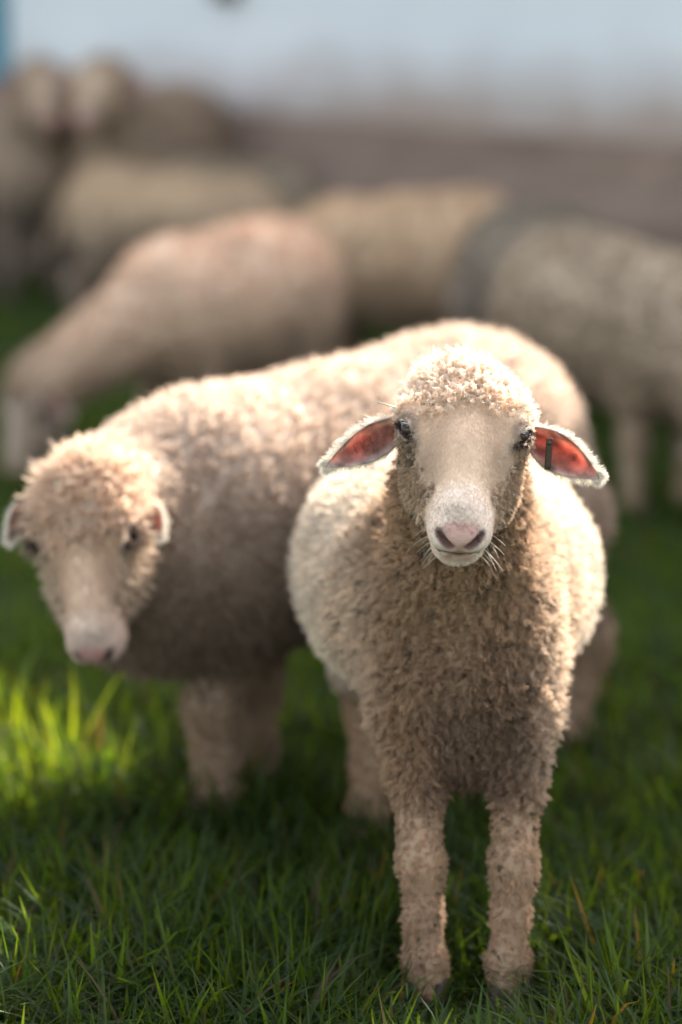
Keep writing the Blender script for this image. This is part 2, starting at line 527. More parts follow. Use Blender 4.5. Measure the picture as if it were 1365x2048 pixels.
def scatter(V, Q, N, dens, n, rng):
    T = np.concatenate([Q[:, [0, 1, 2]], Q[:, [0, 2, 3]]])
    ar = np.linalg.norm(np.cross(V[T[:, 1]] - V[T[:, 0]], V[T[:, 2]] - V[T[:, 0]]), axis=1) * dens[T].mean(1)
    cs = np.cumsum(ar); t = T[np.searchsorted(cs, rng.random(n) * cs[-1])]
    w = rng.dirichlet((1, 1, 1), n)
    return t, w

def interp(A, t, w):
    if A.ndim == 1: return (A[t] * w).sum(1)
    return (A[t] * w[..., None]).sum(1)

def wool(V, Q, N, dens, n_locks, per, L, LR, comb, lift, curl, turns, col, rad, K=6, jit=0.35, clump=0.75, colvar=0.18, seed=1, sink=0.002, droop=0.0, dark=None):
    """strands grouped in pointed curly locks. L, LR, lift, curl per vertex; comb (n,3), col (n,3) per vertex"""
    rng = np.random.default_rng(seed)
    t, w = scatter(V, Q, N, dens, n_locks, rng)
    p = interp(V, t, w); n = unit(interp(N, t, w))
    l = interp(L, t, w) * rng.uniform(0.7, 1.25, n_locks); lr = interp(LR, t, w)
    cb = interp(comb, t, w); lf = interp(lift, t, w); cu = interp(curl, t, w); cc = interp(col, t, w)
    cb = cb - n * (cb * n).sum(1, keepdims=True)
    d = unit(n * lf[:, None] + cb * (1 - lf)[:, None] + rng.normal(size=(n_locks, 3)) * jit)
    bad = (d * n).sum(1) < 0.15
    d[bad] = unit(d[bad] + n[bad] * 0.5)
    e1 = unit(np.cross(d, rng.normal(size=(n_locks, 3)))); e2 = np.cross(d, e1)
    t1 = unit(np.cross(n, rng.normal(size=(n_locks, 3)))); t2 = np.cross(n, t1)
    ph = rng.uniform(0, 2 * math.pi, n_locks); tn = turns * rng.uniform(0.6, 1.4, n_locks)
    s = np.linspace(0, 1, K)
    lockc = cc * rng.uniform(1 - colvar, 1 + colvar, (n_locks, 1))
    if dark is not None:
        dk = rng.random(n_locks) < interp(dark, t, w)
        lockc[dk] *= rng.uniform(.12, .45, (dk.sum(), 1))
    def rep(a): return np.repeat(a, per, 0)
    M = n_locks * per
    r = np.sqrt(rng.random(M)) * rep(lr); a = rng.uniform(0, 2 * math.pi, M)
    off = rep(t1) * (r * np.cos(a))[:, None] + rep(t2) * (r * np.sin(a))[:, None]
    ll = rep(l) * rng.uniform(0.75, 1.1, M)
    ang = rep(ph)[:, None] + 2 * math.pi * rep(tn)[:, None] * s + rng.normal(size=(M, 1)) * 0.5
    amp = rep(cu)[:, None] * np.sqrt(s)[None, :]
    pts = (rep(p) - rep(n) * sink)[:, None, :] + rep(d)[:, None, :] * (ll[:, None] * s)[..., None]
    pts = pts + off[:, None, :] * (1 - clump * s)[None, :, None]
    pts = pts + rep(e1)[:, None, :] * (amp * np.cos(ang))[..., None] + rep(e2)[:, None, :] * (amp * np.sin(ang))[..., None]
    if droop:
        pts[..., 2] -= droop * (ll[:, None] * s ** 2)
    pts = pts + rng.normal(size=pts.shape) * 0.0005
    rr = rad * rng.uniform(0.75, 1.25, (M, 1)) * (1 - 0.6 * s)[None, :]
    return pts, rr, rep(lockc) * rng.uniform(0.88, 1.12, (M, 1))

def leg_prims(top, knee, foot, r0, r1, r2, kk=0.03):
    top, knee, foot = map(np.array, (top, knee, foot))
    pa = foot + np.array([0, 0.005, 0.045])
    return [('C', top, knee + (top - knee) * .22, r0, r1 * .92, kk), ('C', knee + (top - knee) * .22, knee, r1 * .92, r1, 0.015),
            ('E', knee + np.array([0, -.003, 0]), np.array([r1 * 1.12, r1 * 1.18, r1 * 1.6]), None, 0.012),
            ('C', knee, (knee + pa) / 2, r1 * .97, r2 * 1.0, 0.012), ('C', (knee + pa) / 2, pa, r2 * 1.0, r2 * 1.0, 0.012),
            ('E', pa, np.array([r2 * 1.16, r2 * 1.16, r2 * 1.3]), None, .012),
            ('C', pa, foot + np.array([0, -0.010, 0.02]), r2 * 1.1, r2 * 1.12, 0.012)]

def hoof(parent, foot, r):
    foot = np.array(foot)
    for s in (-1, 1):
        prof = []
        V, F = [], []
        for z, k in ((0.0, 1.0), (0.03, 0.75)):
            for a in range(8):
                t = 2 * math.pi * a / 8
                V.append(foot + np.array([s * r * .52 + math.cos(t) * r * .46 * k, -0.012 + math.sin(t) * r * 0.95 * k - (0.006 if z == 0 else 0), z]))
        F = [(i, (i + 1) % 8, 8 + (i + 1) % 8, 8 + i) for i in range(8)] + [tuple(range(8))[::-1], tuple(range(8, 16))]
        mesh_obj("hoof", V, F, M_HOOF, parent)

def eyeball(parent, h, s):
    c = h.w((s * .0545, .001, .002)); e = eye_dir(h, s); r = .0136 * h.hs
    n, m = 24, 16
    ax = unit(h.X - e * (h.X @ e)); ay = np.cross(e, ax)
    V, F, col = [], [], []
    for i in range(m + 1):
        th = math.pi * i / m
        for j in range(n):
            a = 2 * math.pi * j / n
            q = e * math.cos(th) + (ax * math.cos(a) + ay * math.sin(a)) * math.sin(th)
            V.append(c + q * r)
            x_, y_ = math.sin(th) * math.cos(a), math.sin(th) * math.sin(a)
            if th < 1.15:
                cc = (0.035, 0.017, 0.007)
                if abs(x_) < 0.55 and abs(y_) < 0.24: cc = (0.004, 0.004, 0.005)
            elif th < 1.3: cc = (0.012, 0.008, 0.006)
            else: cc = (0.05, 0.035, 0.03)
            col.append(cc)
    for i in range(m):
        for j in range(n):
            a, b = i * n + j, i * n + (j + 1) % n
            F.append((a, a + n, b + n, b))
    return mesh_obj("eye", V, F, M_EYE, parent, np.array(col))

def ear(parent, base, tip, nrm, width, inner, outer, cup=0.35, curlback=0.0, fur=900, seed=5, furcol=(0.75, 0.68, 0.58), furlen=0.008):
    """cupped leaf-shaped ear with thickness; front (towards nrm) is the bare inside"""
    base, tip, nrm = map(lambda q: np.asarray(q, float), (base, tip, nrm))
    a = tip - base; L = np.linalg.norm(a); a = a / L
    nrm = unit(nrm - a * (nrm @ a)); b = np.cross(nrm, a)
    ns, nw = 26, 17
    V = np.zeros((2, ns, nw, 3)); col = np.zeros((2, ns, nw, 3))
    for i in range(ns):
        s = i / (ns - 1)
        hw = width * (0.50 + 0.55 * math.sin(math.pi * min(1, s * 1.05) ** 0.85)) * math.sqrt(max(1 - s ** 3.2, 0.0004))
        for j in range(nw):
            w = 2 * j / (nw - 1) - 1
            th = 0.0016 * (1 - 0.6 * abs(w) ** 3) * (1.3 - 0.7 * s)
            c = base + a * L * s + b * hw * w * (1 - 0.06 * w * w) + nrm * (cup * hw * (w * w) - curlback * L * s * s) - nrm * 0.010 * math.sin(math.pi * s) * (1 - w * w)
            V[0, i, j] = c + nrm * th; V[1, i, j] = c - nrm * th
            rim = float(smooth(0.55, 0.97, max(abs(w), s ** 1.2 * 0.98)))
            rim = max(rim, float(smooth(0.18, 0.55, w * (1 if b[2] > 0 else -1))))
            vein = 0.80 + 0.12 * math.cos(w * 7 + s * 4) + 0.22 * (float(noise3(c[None] * np.array([1, 1, 1.0]), 130)[0]) - .5) + .12 * math.sin(math.pi * s)
            col[0, i, j] = np.array(inner) * vein * (1 - rim) + np.array(outer) * rim
            col[1, i, j] = np.array(outer)
    idx = np.arange(2 * ns * nw).reshape(2, ns, nw)
    F = []
    for i in range(ns - 1):
        for j in range(nw - 1):
            F.append((idx[0, i, j], idx[0, i, j + 1], idx[0, i + 1, j + 1], idx[0, i + 1, j]))
            F.append((idx[1, i, j], idx[1, i + 1, j], idx[1, i + 1, j + 1], idx[1, i, j + 1]))
        for j, fl in ((0, 1), (nw - 1, 0)):
            q = (idx[0, i, j], idx[1, i, j], idx[1, i + 1, j], idx[0, i + 1, j])
            F.append(q[::-1] if fl else q)
    for j in range(nw - 1):
        F.append((idx[0, ns - 1, j], idx[0, ns - 1, j + 1], idx[1, ns - 1, j + 1], idx[1, ns - 1, j]))
        F.append((idx[0, 0, j + 1], idx[0, 0, j], idx[1, 0, j], idx[1, 0, j + 1]))
    o = mesh_obj("ear", V.reshape(-1, 3), [tuple(int(q) for q in f) for f in F], M_EAR, parent, col.reshape(-1, 3))
    # fringe of short hair on the rim and back
    rng = np.random.default_rng(seed)
    n = fur
    si = rng.random(n); wj = np.where(rng.random(n) < 0.72, np.sign(rng.normal(size=n)) * rng.uniform(0.9, 1, n), rng.uniform(-1, 1, n))
    tipm = rng.random(n) < 0.22
    si[tipm] = rng.uniform(0.93, 1, tipm.sum())
    fi = si * (ns - 1); i0 = np.minimum(fi.astype(int), ns - 2); fr = (fi - i0)[:, None]
    fj = (wj + 1) / 2 * (nw - 1); j0 = np.minimum(fj.astype(int), nw - 2); fs = (fj - j0)[:, None]
    G = V[1]
    p = (G[i0, j0] * (1 - fs) + G[i0, j0 + 1] * fs) * (1 - fr) + (G[i0 + 1, j0] * (1 - fs) + G[i0 + 1, j0 + 1] * fs) * fr
    d = unit(a * (0.7 + 0.3 * tipm[:, None]) + b * wj[:, None] * 0.6 - nrm * 0.35 + rng.normal(size=(n, 3)) * 0.3)
    K = 4; t = np.linspace(0, 1, K)
    ln = furlen * rng.uniform(0.5, 1.2, n) * (0.7 + 0.6 * np.abs(wj))
    pts = p[:, None] + d[:, None] * (ln[:, None] * t)[..., None] + rng.normal(size=(n, K, 3)) * 0.0003
    curves_obj("ear_fringe", pts, 0.00032 * (1 - 0.7 * t)[None] * np.ones((n, 1)), np.array(furcol) * rng.uniform(0.8, 1.15, (n, 1)), M_HAIR, o)
    return o, (base, a, b, nrm, L)

# ================================================================ the lamb in focus
ORG = np.array([0.145, 3.0, 0.0])
def root_at(o, org, rz=0.0):
    o.location = org; o.rotation_euler = (0, 0, rz)
L_ = lambda q: np.asarray(q, float) - ORG            # world -> lamb local (no rotation)
TO_CAM = unit(np.array([0, 0, CAMZ]) - P(925, 900, 2.6))
IM_DN = unit(np.array([0, -math.sin(PITCH), -math.cos(PITCH)]))
_F = 0.61 * TO_CAM + 0.79 * IM_DN
_roll = math.radians(2.2)
X_HEAD = np.array([math.cos(_roll), 0, -math.sin(_roll)])
h1 = Head(L_(P(929, 868, 2.61)), _F + np.array([-0.025, 0, 0]), X_HEAD, 1.05, short=.014)

FOOT_L, FOOT_R = np.array([0.099, 2.672, 0.0]), np.array([0.194, 2.662, 0.0])
body1 = [('E', (-.01, .10, .385), (.195, .33, .165), None, .04),
         ('E', (-.005, .28, .40), (.165, .20, .160), None, .05),          # rump
         ('E', (-.008, -.12, .375), (.112, .17, .160), None, .05),          # shoulders
         ('E', (0.004, -.225, .325), (.098, .105, .125), None, .045),         # brisket
         ('C', (0.002, -.20, .40), (-.012, -.30, .54), .086, .062, .04),   # neck
         ('C', (-.008, -.28, .49), h1.w((0, -.045, -.05)), .066, .054, .04),
         ('C', (-.01, .46, .42), (-.01, .52, .30), .03, .022, .03)]       # tail
def lifted(prims, dz=0.04):
    out = []
    for p in prims:
        p = list(p); d = np.array([0, 0, dz])
        p[1] = np.array(p[1], float) + d
        if p[0] == 'C': p[2] = np.array(p[2], float) + d
        out.append(tuple(p))
    return out
body1 = lifted(body1[:5]) + [('C', np.array([-.008, -.28, .53]), h1.w((0, -.045, -.05)), .066, .054, .04)] + lifted(body1[6:])
for fx, f in ((-1, FOOT_L), (1, FOOT_R)):
    fl = f - ORG
    top = np.array([fl[0] + fx * 0.014, fl[1] + 0.085, .33]); kn = np.array([fl[0] + fx * 0.006, fl[1] + 0.012, .165])
    body1 += leg_prims(top, kn, fl, .040, .0235, .0195)
for fx in (-1, 1):
    fl = np.array([fx * 0.105 - 0.005 if fx > 0 else -0.108, .235, 0])
    body1 += [('C', (fx * .10, .30, .38), (fx * .105, .22, .26), .085, .05, .05)] + leg_prims((fx * .105, .23, .28), (fl[0], .30, .18), fl, .045, .027, .022)
V1, Q1, N1, isH1 = carve("lamb", body1, h1, 0.0021, 0.009)

def face_layout(h, V, isH, drop=0.0):
    q = h.l(V); x, f, u = q.T
    nz = noise3(V, 70) - 0.5
    line = -.014 + drop + 0.10 * np.clip(np.abs(x) - .012, 0, 1) * -1.0 + 0.022 * nz
    crown = isH * smooth(0.010, -0.006, f - line) * smooth(-.045, -.02, u)
    cheek = isH * np.clip(smooth(-.034, -.050, u + 0.02 * nz) + smooth(.050, .060, np.abs(x)) * smooth(.012, -.01, u), 0, 1) * smooth(.085, .06, f)
    cheek = np.maximum(cheek, isH * smooth(-.03, -.05, u) * smooth(-.02, -.04, f))
    cheek = np.maximum(cheek, isH * smooth(-.003, .005, np.abs(x) - (.057 - .36 * f) + .010 * nz) * smooth(.006, .020, f) * smooth(.092, .078, f))
    muz = isH * smooth(.052, .100, f)
    face = isH * np.clip(1 - crown - cheek, 0, 1)
    return q, crown, cheek, muz, face

def face_color(h, V, isH, q, crown, cheek, muz, fleece, facec, cheekc, muzc=(.80, .66, .565)):
    x, f, u = q.T
    c = np.array(fleece) * np.ones((len(V), 1)) if np.ndim(fleece) == 1 else fleece.copy()
    def mix(c, t, w): return c * (1 - w[:, None]) + np.array(t) * w[:, None]
    c = mix(c, facec, isH * 1.0)
    c = mix(c, cheekc, cheek)
    c = mix(c, (.66, .53, .41) if np.ndim(fleece) == 1 or muzc[0] > .8 else np.array(facec), crown)
    n = noise3(V, 55) - .5
    c = mix(c, np.array(facec) * [1.10, 1.14, 1.18], isH * smooth(.024, .010, np.abs(x)) * smooth(-.02, .01, f) * (1 - crown))  # paler bridge: brightness of the nose ridge put into its colour
    c = mix(c, np.array(facec) * [.80, .76, .72], .7 * isH * smooth(.020, .034, np.abs(x)) * smooth(.015, .035, f) * smooth(.10, .08, f) * (1 - cheek))  # tan face sides: shading of the hollows put into the colour
    c = mix(c, muzc, isH * smooth(.070, .116, f) * smooth(.052, .036, np.abs(x) + .004 * n))
    nose = muz * smooth(.030, .020, np.abs(x) * (1 + 0.9 * smooth(-.02, -.05, u))) * smooth(.122, .130, f + 0.004 * n) * smooth(-.058, -.050, u)
    c = mix(c, (.60, .37, .33), nose * smooth(.020, .013, np.abs(x) + .25 * (-.015 - u)))
    c = mix(c, (.38, .25, .21), .55 * nose * smooth(.010, .018, np.abs(x) + .25 * (-.015 - u)))
    c = mix(c, (.40, .27, .22), .6 * muz * smooth(.026, .016, np.abs(x)) * smooth(.125, .132, f) * smooth(.008, .002, np.abs(u + .044)))
    lip = muz * smooth(.0060, .0020, np.abs(u + .0495)) * smooth(.108, .122, f)
    c = mix(c, (.16, .085, .07), 0.85 * lip)
    lip2 = muz * smooth(.022, .010, np.abs(x)) * smooth(-.050, -.053, u) * smooth(-.068, -.060, u) * smooth(.12, .13, f)
    c = mix(c, (.50, .30, .25), 0.7 * lip2)
    for s in (-1, 1):
        a, b = np.array([s * .0095, .1395, -.031]), np.array([s * .0245, .1315, -.014])
        pa = q - a; ba = b - a; hh = np.clip(pa @ ba / (ba @ ba), 0, 1)
        dn = np.linalg.norm(pa - hh[:, None] * ba, axis=1)
        c = mix(c, (.13, .06, .06), isH * smooth(.0066, .0036, dn))
        de = np.linalg.norm(q - np.array([s * .0545, .001, .002]), axis=1)
        de = np.linalg.norm(q - np.array([s * .0545, .001, .002]) - .0145 * np.array([s * .66, .20, .72]) / .997, axis=1)
        c = mix(c, (.30, .20, .15), 0.6 * isH * smooth(.020, .014, de))
        eh = unit(np.array([s * .66, .20, .72])); ax = np.array([-s * .55, .55, -.15]); ax = unit(ax - eh * (ax @ eh)); up = np.cross(eh, ax)
        up = up if up[2] - up[1] > 0 else -up
        dq = q - np.array([s * .0545, .001, .002])
        al = np.sqrt(((dq @ ax) / .0170) ** 2 + ((dq @ up + .0016) / .0076) ** 2)
        c = mix(c, (.035, .022, .018), isH * smooth(1.12, .92, al) * (dq @ eh > 0))
        dt = np.linalg.norm((q - np.array([s * .0495, .016, .006])) * [1, .7, 1], axis=1)
        c = mix(c, (.20, .13, .10), 0.5 * isH * smooth(.009, .003, dt))
    top = muz * smooth(.030, .012, np.abs(x)) * smooth(.012, .002, np.abs(f - .118)) * smooth(-.02, -.008, u)
    c = mix(c, (.42, .33, .28), 0.45 * top * smooth(-.1, .2, n))
    return c

q1, crown1, cheek1, muz1, face1 = face_layout(h1, V1, isH1)
z = V1[:, 2]; y = V1[:, 1]; x = V1[:, 0]
chest = (~isH1) * smooth(-.02, -.16, y + 0.25 * (np.abs(x) - .1)) * smooth(.14, .22, z)
legm = (~isH1) * smooth(.265, .215, z) * (np.abs(x) > 0.012)
nzA = noise3(V1, 9); nzB = noise3(V1, 30); nzC = noise3(V1 + 5.2, 90)
fle = np.array([.77, .665, .54]) * np.ones((len(V1), 1))
def mixc(c, t, w): return c * (1 - w[:, None]) + np.array(t) * w[:, None]
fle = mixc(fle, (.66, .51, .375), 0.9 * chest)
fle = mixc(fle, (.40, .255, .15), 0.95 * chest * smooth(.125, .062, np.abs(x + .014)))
fle = mixc(fle, (.20, .125, .08), 0.85 * chest * smooth(.47, .30, z) * smooth(.10, .03, np.abs(x - .015)))  # darker lower middle of the chest: dirt plus painted-in shading
fle = mixc(fle, (.46, .31, .195), legm)
fle *= (0.80 + 0.25 * nzA + 0.2 * nzB)[:, None]
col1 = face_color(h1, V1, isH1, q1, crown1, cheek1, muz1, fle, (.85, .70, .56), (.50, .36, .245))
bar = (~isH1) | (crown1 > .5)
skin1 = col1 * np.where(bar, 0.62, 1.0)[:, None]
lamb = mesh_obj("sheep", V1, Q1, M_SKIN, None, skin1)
root_at(lamb, ORG)
tag(lamb, "curly cream lamb facing the camera in sharp focus with pink drooping ears", "sheep", "sheep of the flock")
for f in (FOOT_L, FOOT_R): hoof(lamb, f - ORG, .026)
for fx in (-1, 1): hoof(lamb, (fx * .106, .235, 0), .024)
for s in (-1, 1): eyeball(lamb, h1, s)

down = np.array([0, 0, -1.0]) * np.ones((len(V1), 1))
radial = unit(q1 * [1, 0.3, 0.6]) @ h1.R.T
def field(base, *pairs):
    a = np.full(len(V1), float(base))
    for v, w in pairs: a = a * (1 - w) + v * w
    return a
part = 0.6 + 0.8 * noise3(V1 + 2.2, 20)
swirl = np.stack([noise3(V1 + k * 7.7, 13) - .5 for k in range(3)], 1) * 2.6
# long-wool locks: crown, neck, chest, flank, legs
wl = np.clip((~isH1) + crown1, 0, 1) * 1.0
Lw = field(.012, (.019, chest), (.008, legm), (.019, crown1))
LRw = field(.0042, (.0058, chest), (.0036, legm), (.0050, crown1))
lift = field(.75, (.62, chest), (.45, legm), (.8, crown1))
curl = field(.0016, (.0030, chest), (.0018, legm), (.0032, crown1))
cf = col1.copy()
speck = (.022 + .05 * smooth(.50, .75, noise3(V1 + 1.7, 40))) * np.clip(chest + legm + 0.5 * (~isH1) * smooth(.5, .3, z), 0, 1)
pts, rr, cc = wool(V1, Q1, N1, wl * (1 + 0.5 * chest + 1.3 * crown1 + 1.0 * legm), 38000, 9, Lw * part, LRw * .9, down + swirl, lift, curl, 1.1, cf, .00042, seed=11, colvar=.24, dark=speck)
curves_obj("fleece", pts, rr, cc, M_WOOL, lamb)
# cheek wool
pts, rr, cc = wool(V1, Q1, N1, cheek1, 3200, 9, field(.009), field(.0035), h1.F * np.ones((len(V1), 1)) * .6 + down * .4, field(.5), field(.0012), .8, mixc(cf, (.08, .06, .04), .7 * smooth(.72, .8, noise3(V1 + 9, 95))), .00034, K=5, seed=12, colvar=.2)
curves_obj("cheek_wool", pts, rr, cc, M_WOOL, lamb)
# short face hair lying down the face and outwards
fd = face1 * (1 - 0.55 * muz1) * (1 - smooth(.128, .134, q1[:, 1]))
eyem = np.ones(len(V1))
for s in (-1, 1): eyem *= smooth(.0105, .0140, np.linalg.norm(q1 - np.array([s * .0545, .001, .002]) - .0125 * np.array([s * .66, .20, .72]), axis=1))
pts, rr, cc = wool(V1, Q1, N1, fd * eyem, 15000, 3, field(.0062) * (1 - 0.6 * muz1), field(.0018), h1.F * np.ones((len(V1), 1)) * .75 + radial * .4, field(.22), field(.0003), .4, col1, .00022, K=4, seed=13, jit=.14, clump=.4, colvar=.09, sink=.0005)
curves_obj("face_hair", pts, rr, cc, M_HAIR, lamb)
# whiskers at the chin, eyelashes
rng = np.random.default_rng(4)
wp = []
for k in range(26):
    s = 1 if k < 15 else -1
    b0 = h1.w((s * rng.uniform(.012, .03), rng.uniform(.095, .125), rng.uniform(-.068, -.045)))
    d = unit(h1.R @ np.array([s * rng.uniform(.5, 1.1), rng.uniform(.1, .6), rng.uniform(-.9, -.1)]))
    l = rng.uniform(.012, .026)
    t = np.linspace(0, 1, 5)[:, None]
    wp.append(b0 + d * l * t + np.array([0, 0, -1]) * l * .25 * t * t)
for s in (-1, 1):
    e = eye_dir(h1, s); c = h1.w((s * .0545, .001, .002))
    for k in range(16):
        t_ = (k / 15 - .5) * 1.7
        b0 = c + unit(e * .8 + h1.U * .45 - h1.F * .30 + h1.F * t_ * .6 - h1.X * s * t_ * .4) * .0158
        d = unit(e * .9 - h1.U * .1 + h1.F * .35 + rng.normal(size=3) * .1)
        t = np.linspace(0, 1, 5)[:, None]
        wp.append(b0 + d * .010 * t)
wp = np.array(wp)
curves_obj("whiskers", wp, .00028 * (1 - .7 * np.linspace(0, 1, 5))[None] * np.ones((len(wp), 1)), np.array([.75, .70, .6]) * np.ones((len(wp), 1)), M_HAIR, lamb)

EARC, EARO = (.50, .235, .19), (.66, .57, .50)
eL, frL = ear(lamb, L_(P(803, 848, 2.635)), L_(P(652, 934, 2.615)), TO_CAM + np.array([.15, 0, -.25]), .0205, EARC, EARO, fur=1500, seed=31)
eR, frR = ear(lamb, L_(P(1062, 868, 2.635)), L_(P(1199, 957, 2.615)), TO_CAM + np.array([-.15, 0, -.25]), .0225, EARC, EARO, fur=1500, seed=32)
eR["label"] = "ear glowing orange red with a dark clip tag"
# clip tag through the right-hand ear
tp = L_(P(1098, 906, 2.602))
b_ = unit(L_(P(1096, 940, 2.602)) - L_(P(1100, 876, 2.602))); t_ = TO_CAM; s_ = np.cross(b_, t_)
def obox(c, hx, hy, hz, ax, ay, az):
    V = []
    for sx, sy, sz in ((-1,-1,-1),(1,-1,-1),(1,1,-1),(-1,1,-1),(-1,-1,1),(1,-1,1),(1,1,1),(-1,1,1)):
        V.append(c + ax * hx * sx + ay * hy * sy + az * hz * sz)
    return V, [(0,3,2,1),(4,5,6,7),(0,1,5,4),(1,2,6,5),(2,3,7,6),(3,0,4,7)]
Vt, Ft = obox(tp, .0036, .0165, .0011, s_, b_, t_)
tg = mesh_obj("ear_tag", Vt, Ft, M_TAG, eR, smooth_sh=False)
tg.modifiers.new("bevel", 'BEVEL').width = .0009
Vt, Ft = tube_vf([tp - b_ * .011 + t_ * .0018, tp - b_ * .011 + t_ * .0004], [.0022, .0026], 10)
mesh_obj("stud", Vt, Ft, M_TAG, tg)
Vt, Ft = obox(tp - t_ * .011 + b_ * .004, .0034, .015, .001, s_, b_, t_)
mesh_obj("backplate", Vt, Ft, M_TAG, tg, smooth_sh=False)
# tattoo strokes inside the ears
def strokes(parent, fr, lines, so, wo, sc):
    base, a, b, nrm, L = fr
    Vs, Fs = [], []
    for ln in lines:
        pp = [base + a * (so + px * sc) + b * (wo + py * sc) + nrm * (-0.0060) for px, py in ln]
        V2, F2 = tube_vf(pp, .00035, 5); o = len(Vs); Vs += list(V2); Fs += [tuple(i + o for i in f) for f in F2]
    mesh_obj("tattoo_mark", Vs, Fs, M_MARK, parent)
circ = lambda cx, cy, r: [(cx + r * math.cos(t), cy + r * math.sin(t)) for t in np.linspace(0, 2 * math.pi, 11)]
strokes(eR, frR, [circ(0, .35, .32), circ(0, -.35, .36)], .054, .003, .006)
strokes(eL, frL, [[(-1.2, -.7), (-1.2, .7)], circ(-.4, 0, .5), [(.4, .7), (.4, -.7), (1, -.7)], [(1.5, -.7), (1.5, .7), (2.0, .7)]], .046, .001, .0075)

# ================================================================ the second sheep, three-quarter view
TH2 = math.radians(-50)
ORG2 = np.array([-0.02, 3.50, 0.0])
c2, s2 = math.cos(TH2), math.sin(TH2)
R2 = np.array([[c2, -s2, 0], [s2, c2, 0], [0, 0, 1.0]])
W2 = lambda q: (np.asarray(q, float) - ORG2) @ R2       # world -> local
V2w = lambda d: np.asarray(d, float) @ R2
def make_sheep(name, label, org, R, th, h, body, feet, fleece_c, dirt_shade_c, face_c, cheek_c, fine, coarse, nl, per, L, lr, rad, seed, group="sheep of the flock", mat=M_WOOL, skinmat=M_SKIN, crownL=None, hair=6000, trimz=.24, drop=0.0, skinf=1.0, muzc=(.82, .72, .64), legc=None):
    V, Q, N, isH = carve(name, body, h, fine, coarse)
    q, crown, cheek, muz, face = face_layout(h, V, isH, drop)
    z = V[:, 2]
    fl = np.array(fleece_c) * np.ones((len(V), 1))
    fl = mixc(fl, dirt_shade_c, smooth(.62, .26, z) * .9)  # lower wool darkened: dirt, and for the flock underside shade painted in
    fl = mixc(fl, legc if legc is not None else dirt_shade_c, smooth(.25, .18, z))
    fl *= (0.78 + 0.25 * noise3(V + seed, 7) + 0.22 * noise3(V + seed, 26))[:, None]
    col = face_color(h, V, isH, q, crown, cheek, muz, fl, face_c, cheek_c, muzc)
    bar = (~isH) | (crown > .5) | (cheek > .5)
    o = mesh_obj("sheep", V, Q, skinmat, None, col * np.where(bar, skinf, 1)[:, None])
    root_at(o, org, th)
    tag(o, label, "sheep", group)
    for s in (-1, 1): eyeball(o, h, s)
    for f in feet: hoof(o, f, .027)
    n = len(V)
    one = np.ones(n)
    dn = np.array([0, 0, -1.0]) * np.ones((n, 1))
    legs = (~isH) * smooth(trimz, trimz - .06, z)
    wl = np.clip((~isH) + crown + cheek, 0, 1) * 1.0
    Lm = L * (1 - .3 * legs); Lm = Lm * (1 - crown) + (crownL or L) * crown
    pts, rr, cc = wool(V, Q, N, wl * (1 + .8 * crown), nl, per, Lm, lr * one, dn, .62 * one, .14 * L * one, 1.0, col, rad, seed=seed, colvar=.2)
    curves_obj("fleece", pts, rr, cc, mat, o)
    if hair:
        fd = face * (1 - .5 * muz)
        pts, rr, cc = wool(V, Q, N, fd, hair, 3, .006 * one, .002 * one, h.F * np.ones((n, 1)), .25 * one, .0003 * one, .4, col, .0003, K=4, seed=seed + 1, jit=.15, clump=.4, colvar=.08, sink=.0005)
        curves_obj("face_hair", pts, rr, cc, M_HAIR, o)
    return o

tc2 = unit(np.array([0, 0, CAMZ]) - P(175, 1080, 3.06))
F2d = 0.20 * tc2 + 0.98 * IM_DN + np.array([0.03, 0, 0])
h2 = Head(W2(P(172, 1075, 3.06)), V2w(F2d), V2w([0.985, -0.17, 0.035]), 1.12, xs=.9)
def F2l(u, v, y): return W2(P(u, v, y))
b2 = [('E', (0, .06, .40), (.185, .34, .200), None, .05),
      ('E', (0, .26, .435), (.175, .21, .195), None, .06),
      ('E', (0, -.22, .385), (.165, .19, .195), None, .07),
      ('E', (0, -.34, .36), (.125, .12, .150), None, .06),
      ('C', (0, -.33, .43), h2.w((0, -.055, -.10)), .125, .078, .06),
      ('C', h2.w((0, -.06, -.09)), h2.w((0, -.035, -.04)), .074, .060, .04)]
b2 = lifted(b2[:4]) + [('C', np.array([0, -.33, .44]), h2.w((0, -.055, -.10)), .108, .072, .06), b2[5]]
feet2 = [np.array([.04, -.245, 0]), np.array([-.05, -.105, 0]), np.array([-.09, .33, 0]), np.array([.09, .40, 0])]
for f in feet2[:2]:
    b2 += leg_prims((f[0], f[1] + .03, .31), (f[0], f[1] + .005, .175), f, .058, .035, .029)
for f in feet2[2:]:
    b2 += [('C', (f[0], f[1] - .03, .38), (f[0], f[1] - .05, .26), .09, .06, .05)] + leg_prims((f[0], f[1] - .04, .28), (f[0], f[1] + .05, .18), f, .055, .04, .034)
ewe = make_sheep("sheep", "thick fleeced sheep with lowered head standing just behind the lamb", ORG2, R2, TH2, h2, b2, feet2,
                 (.62, .49, .39), (.23, .155, .105), (.70, .53, .40), (.56, .43, .32), .0036, .011, 24000, 6, .019, .0048, .0005, 71, crownL=.030, drop=.019, skinf=.62, muzc=(.66, .52, .44), legc=(.35, .24, .155))
for s, (bu, bv, tu, tv) in ((-1, (50, 1005, 18, 1085)), (1, (300, 1010, 322, 1075))):
    ear(ewe, W2(P(bu, bv, 3.09)), W2(P(tu, tv, 3.05)), V2w(tc2 + np.array([-s * .3, 0, 0])), .0135, (.40, .27, .21), (.58, .48, .40), fur=500, seed=40 + s)

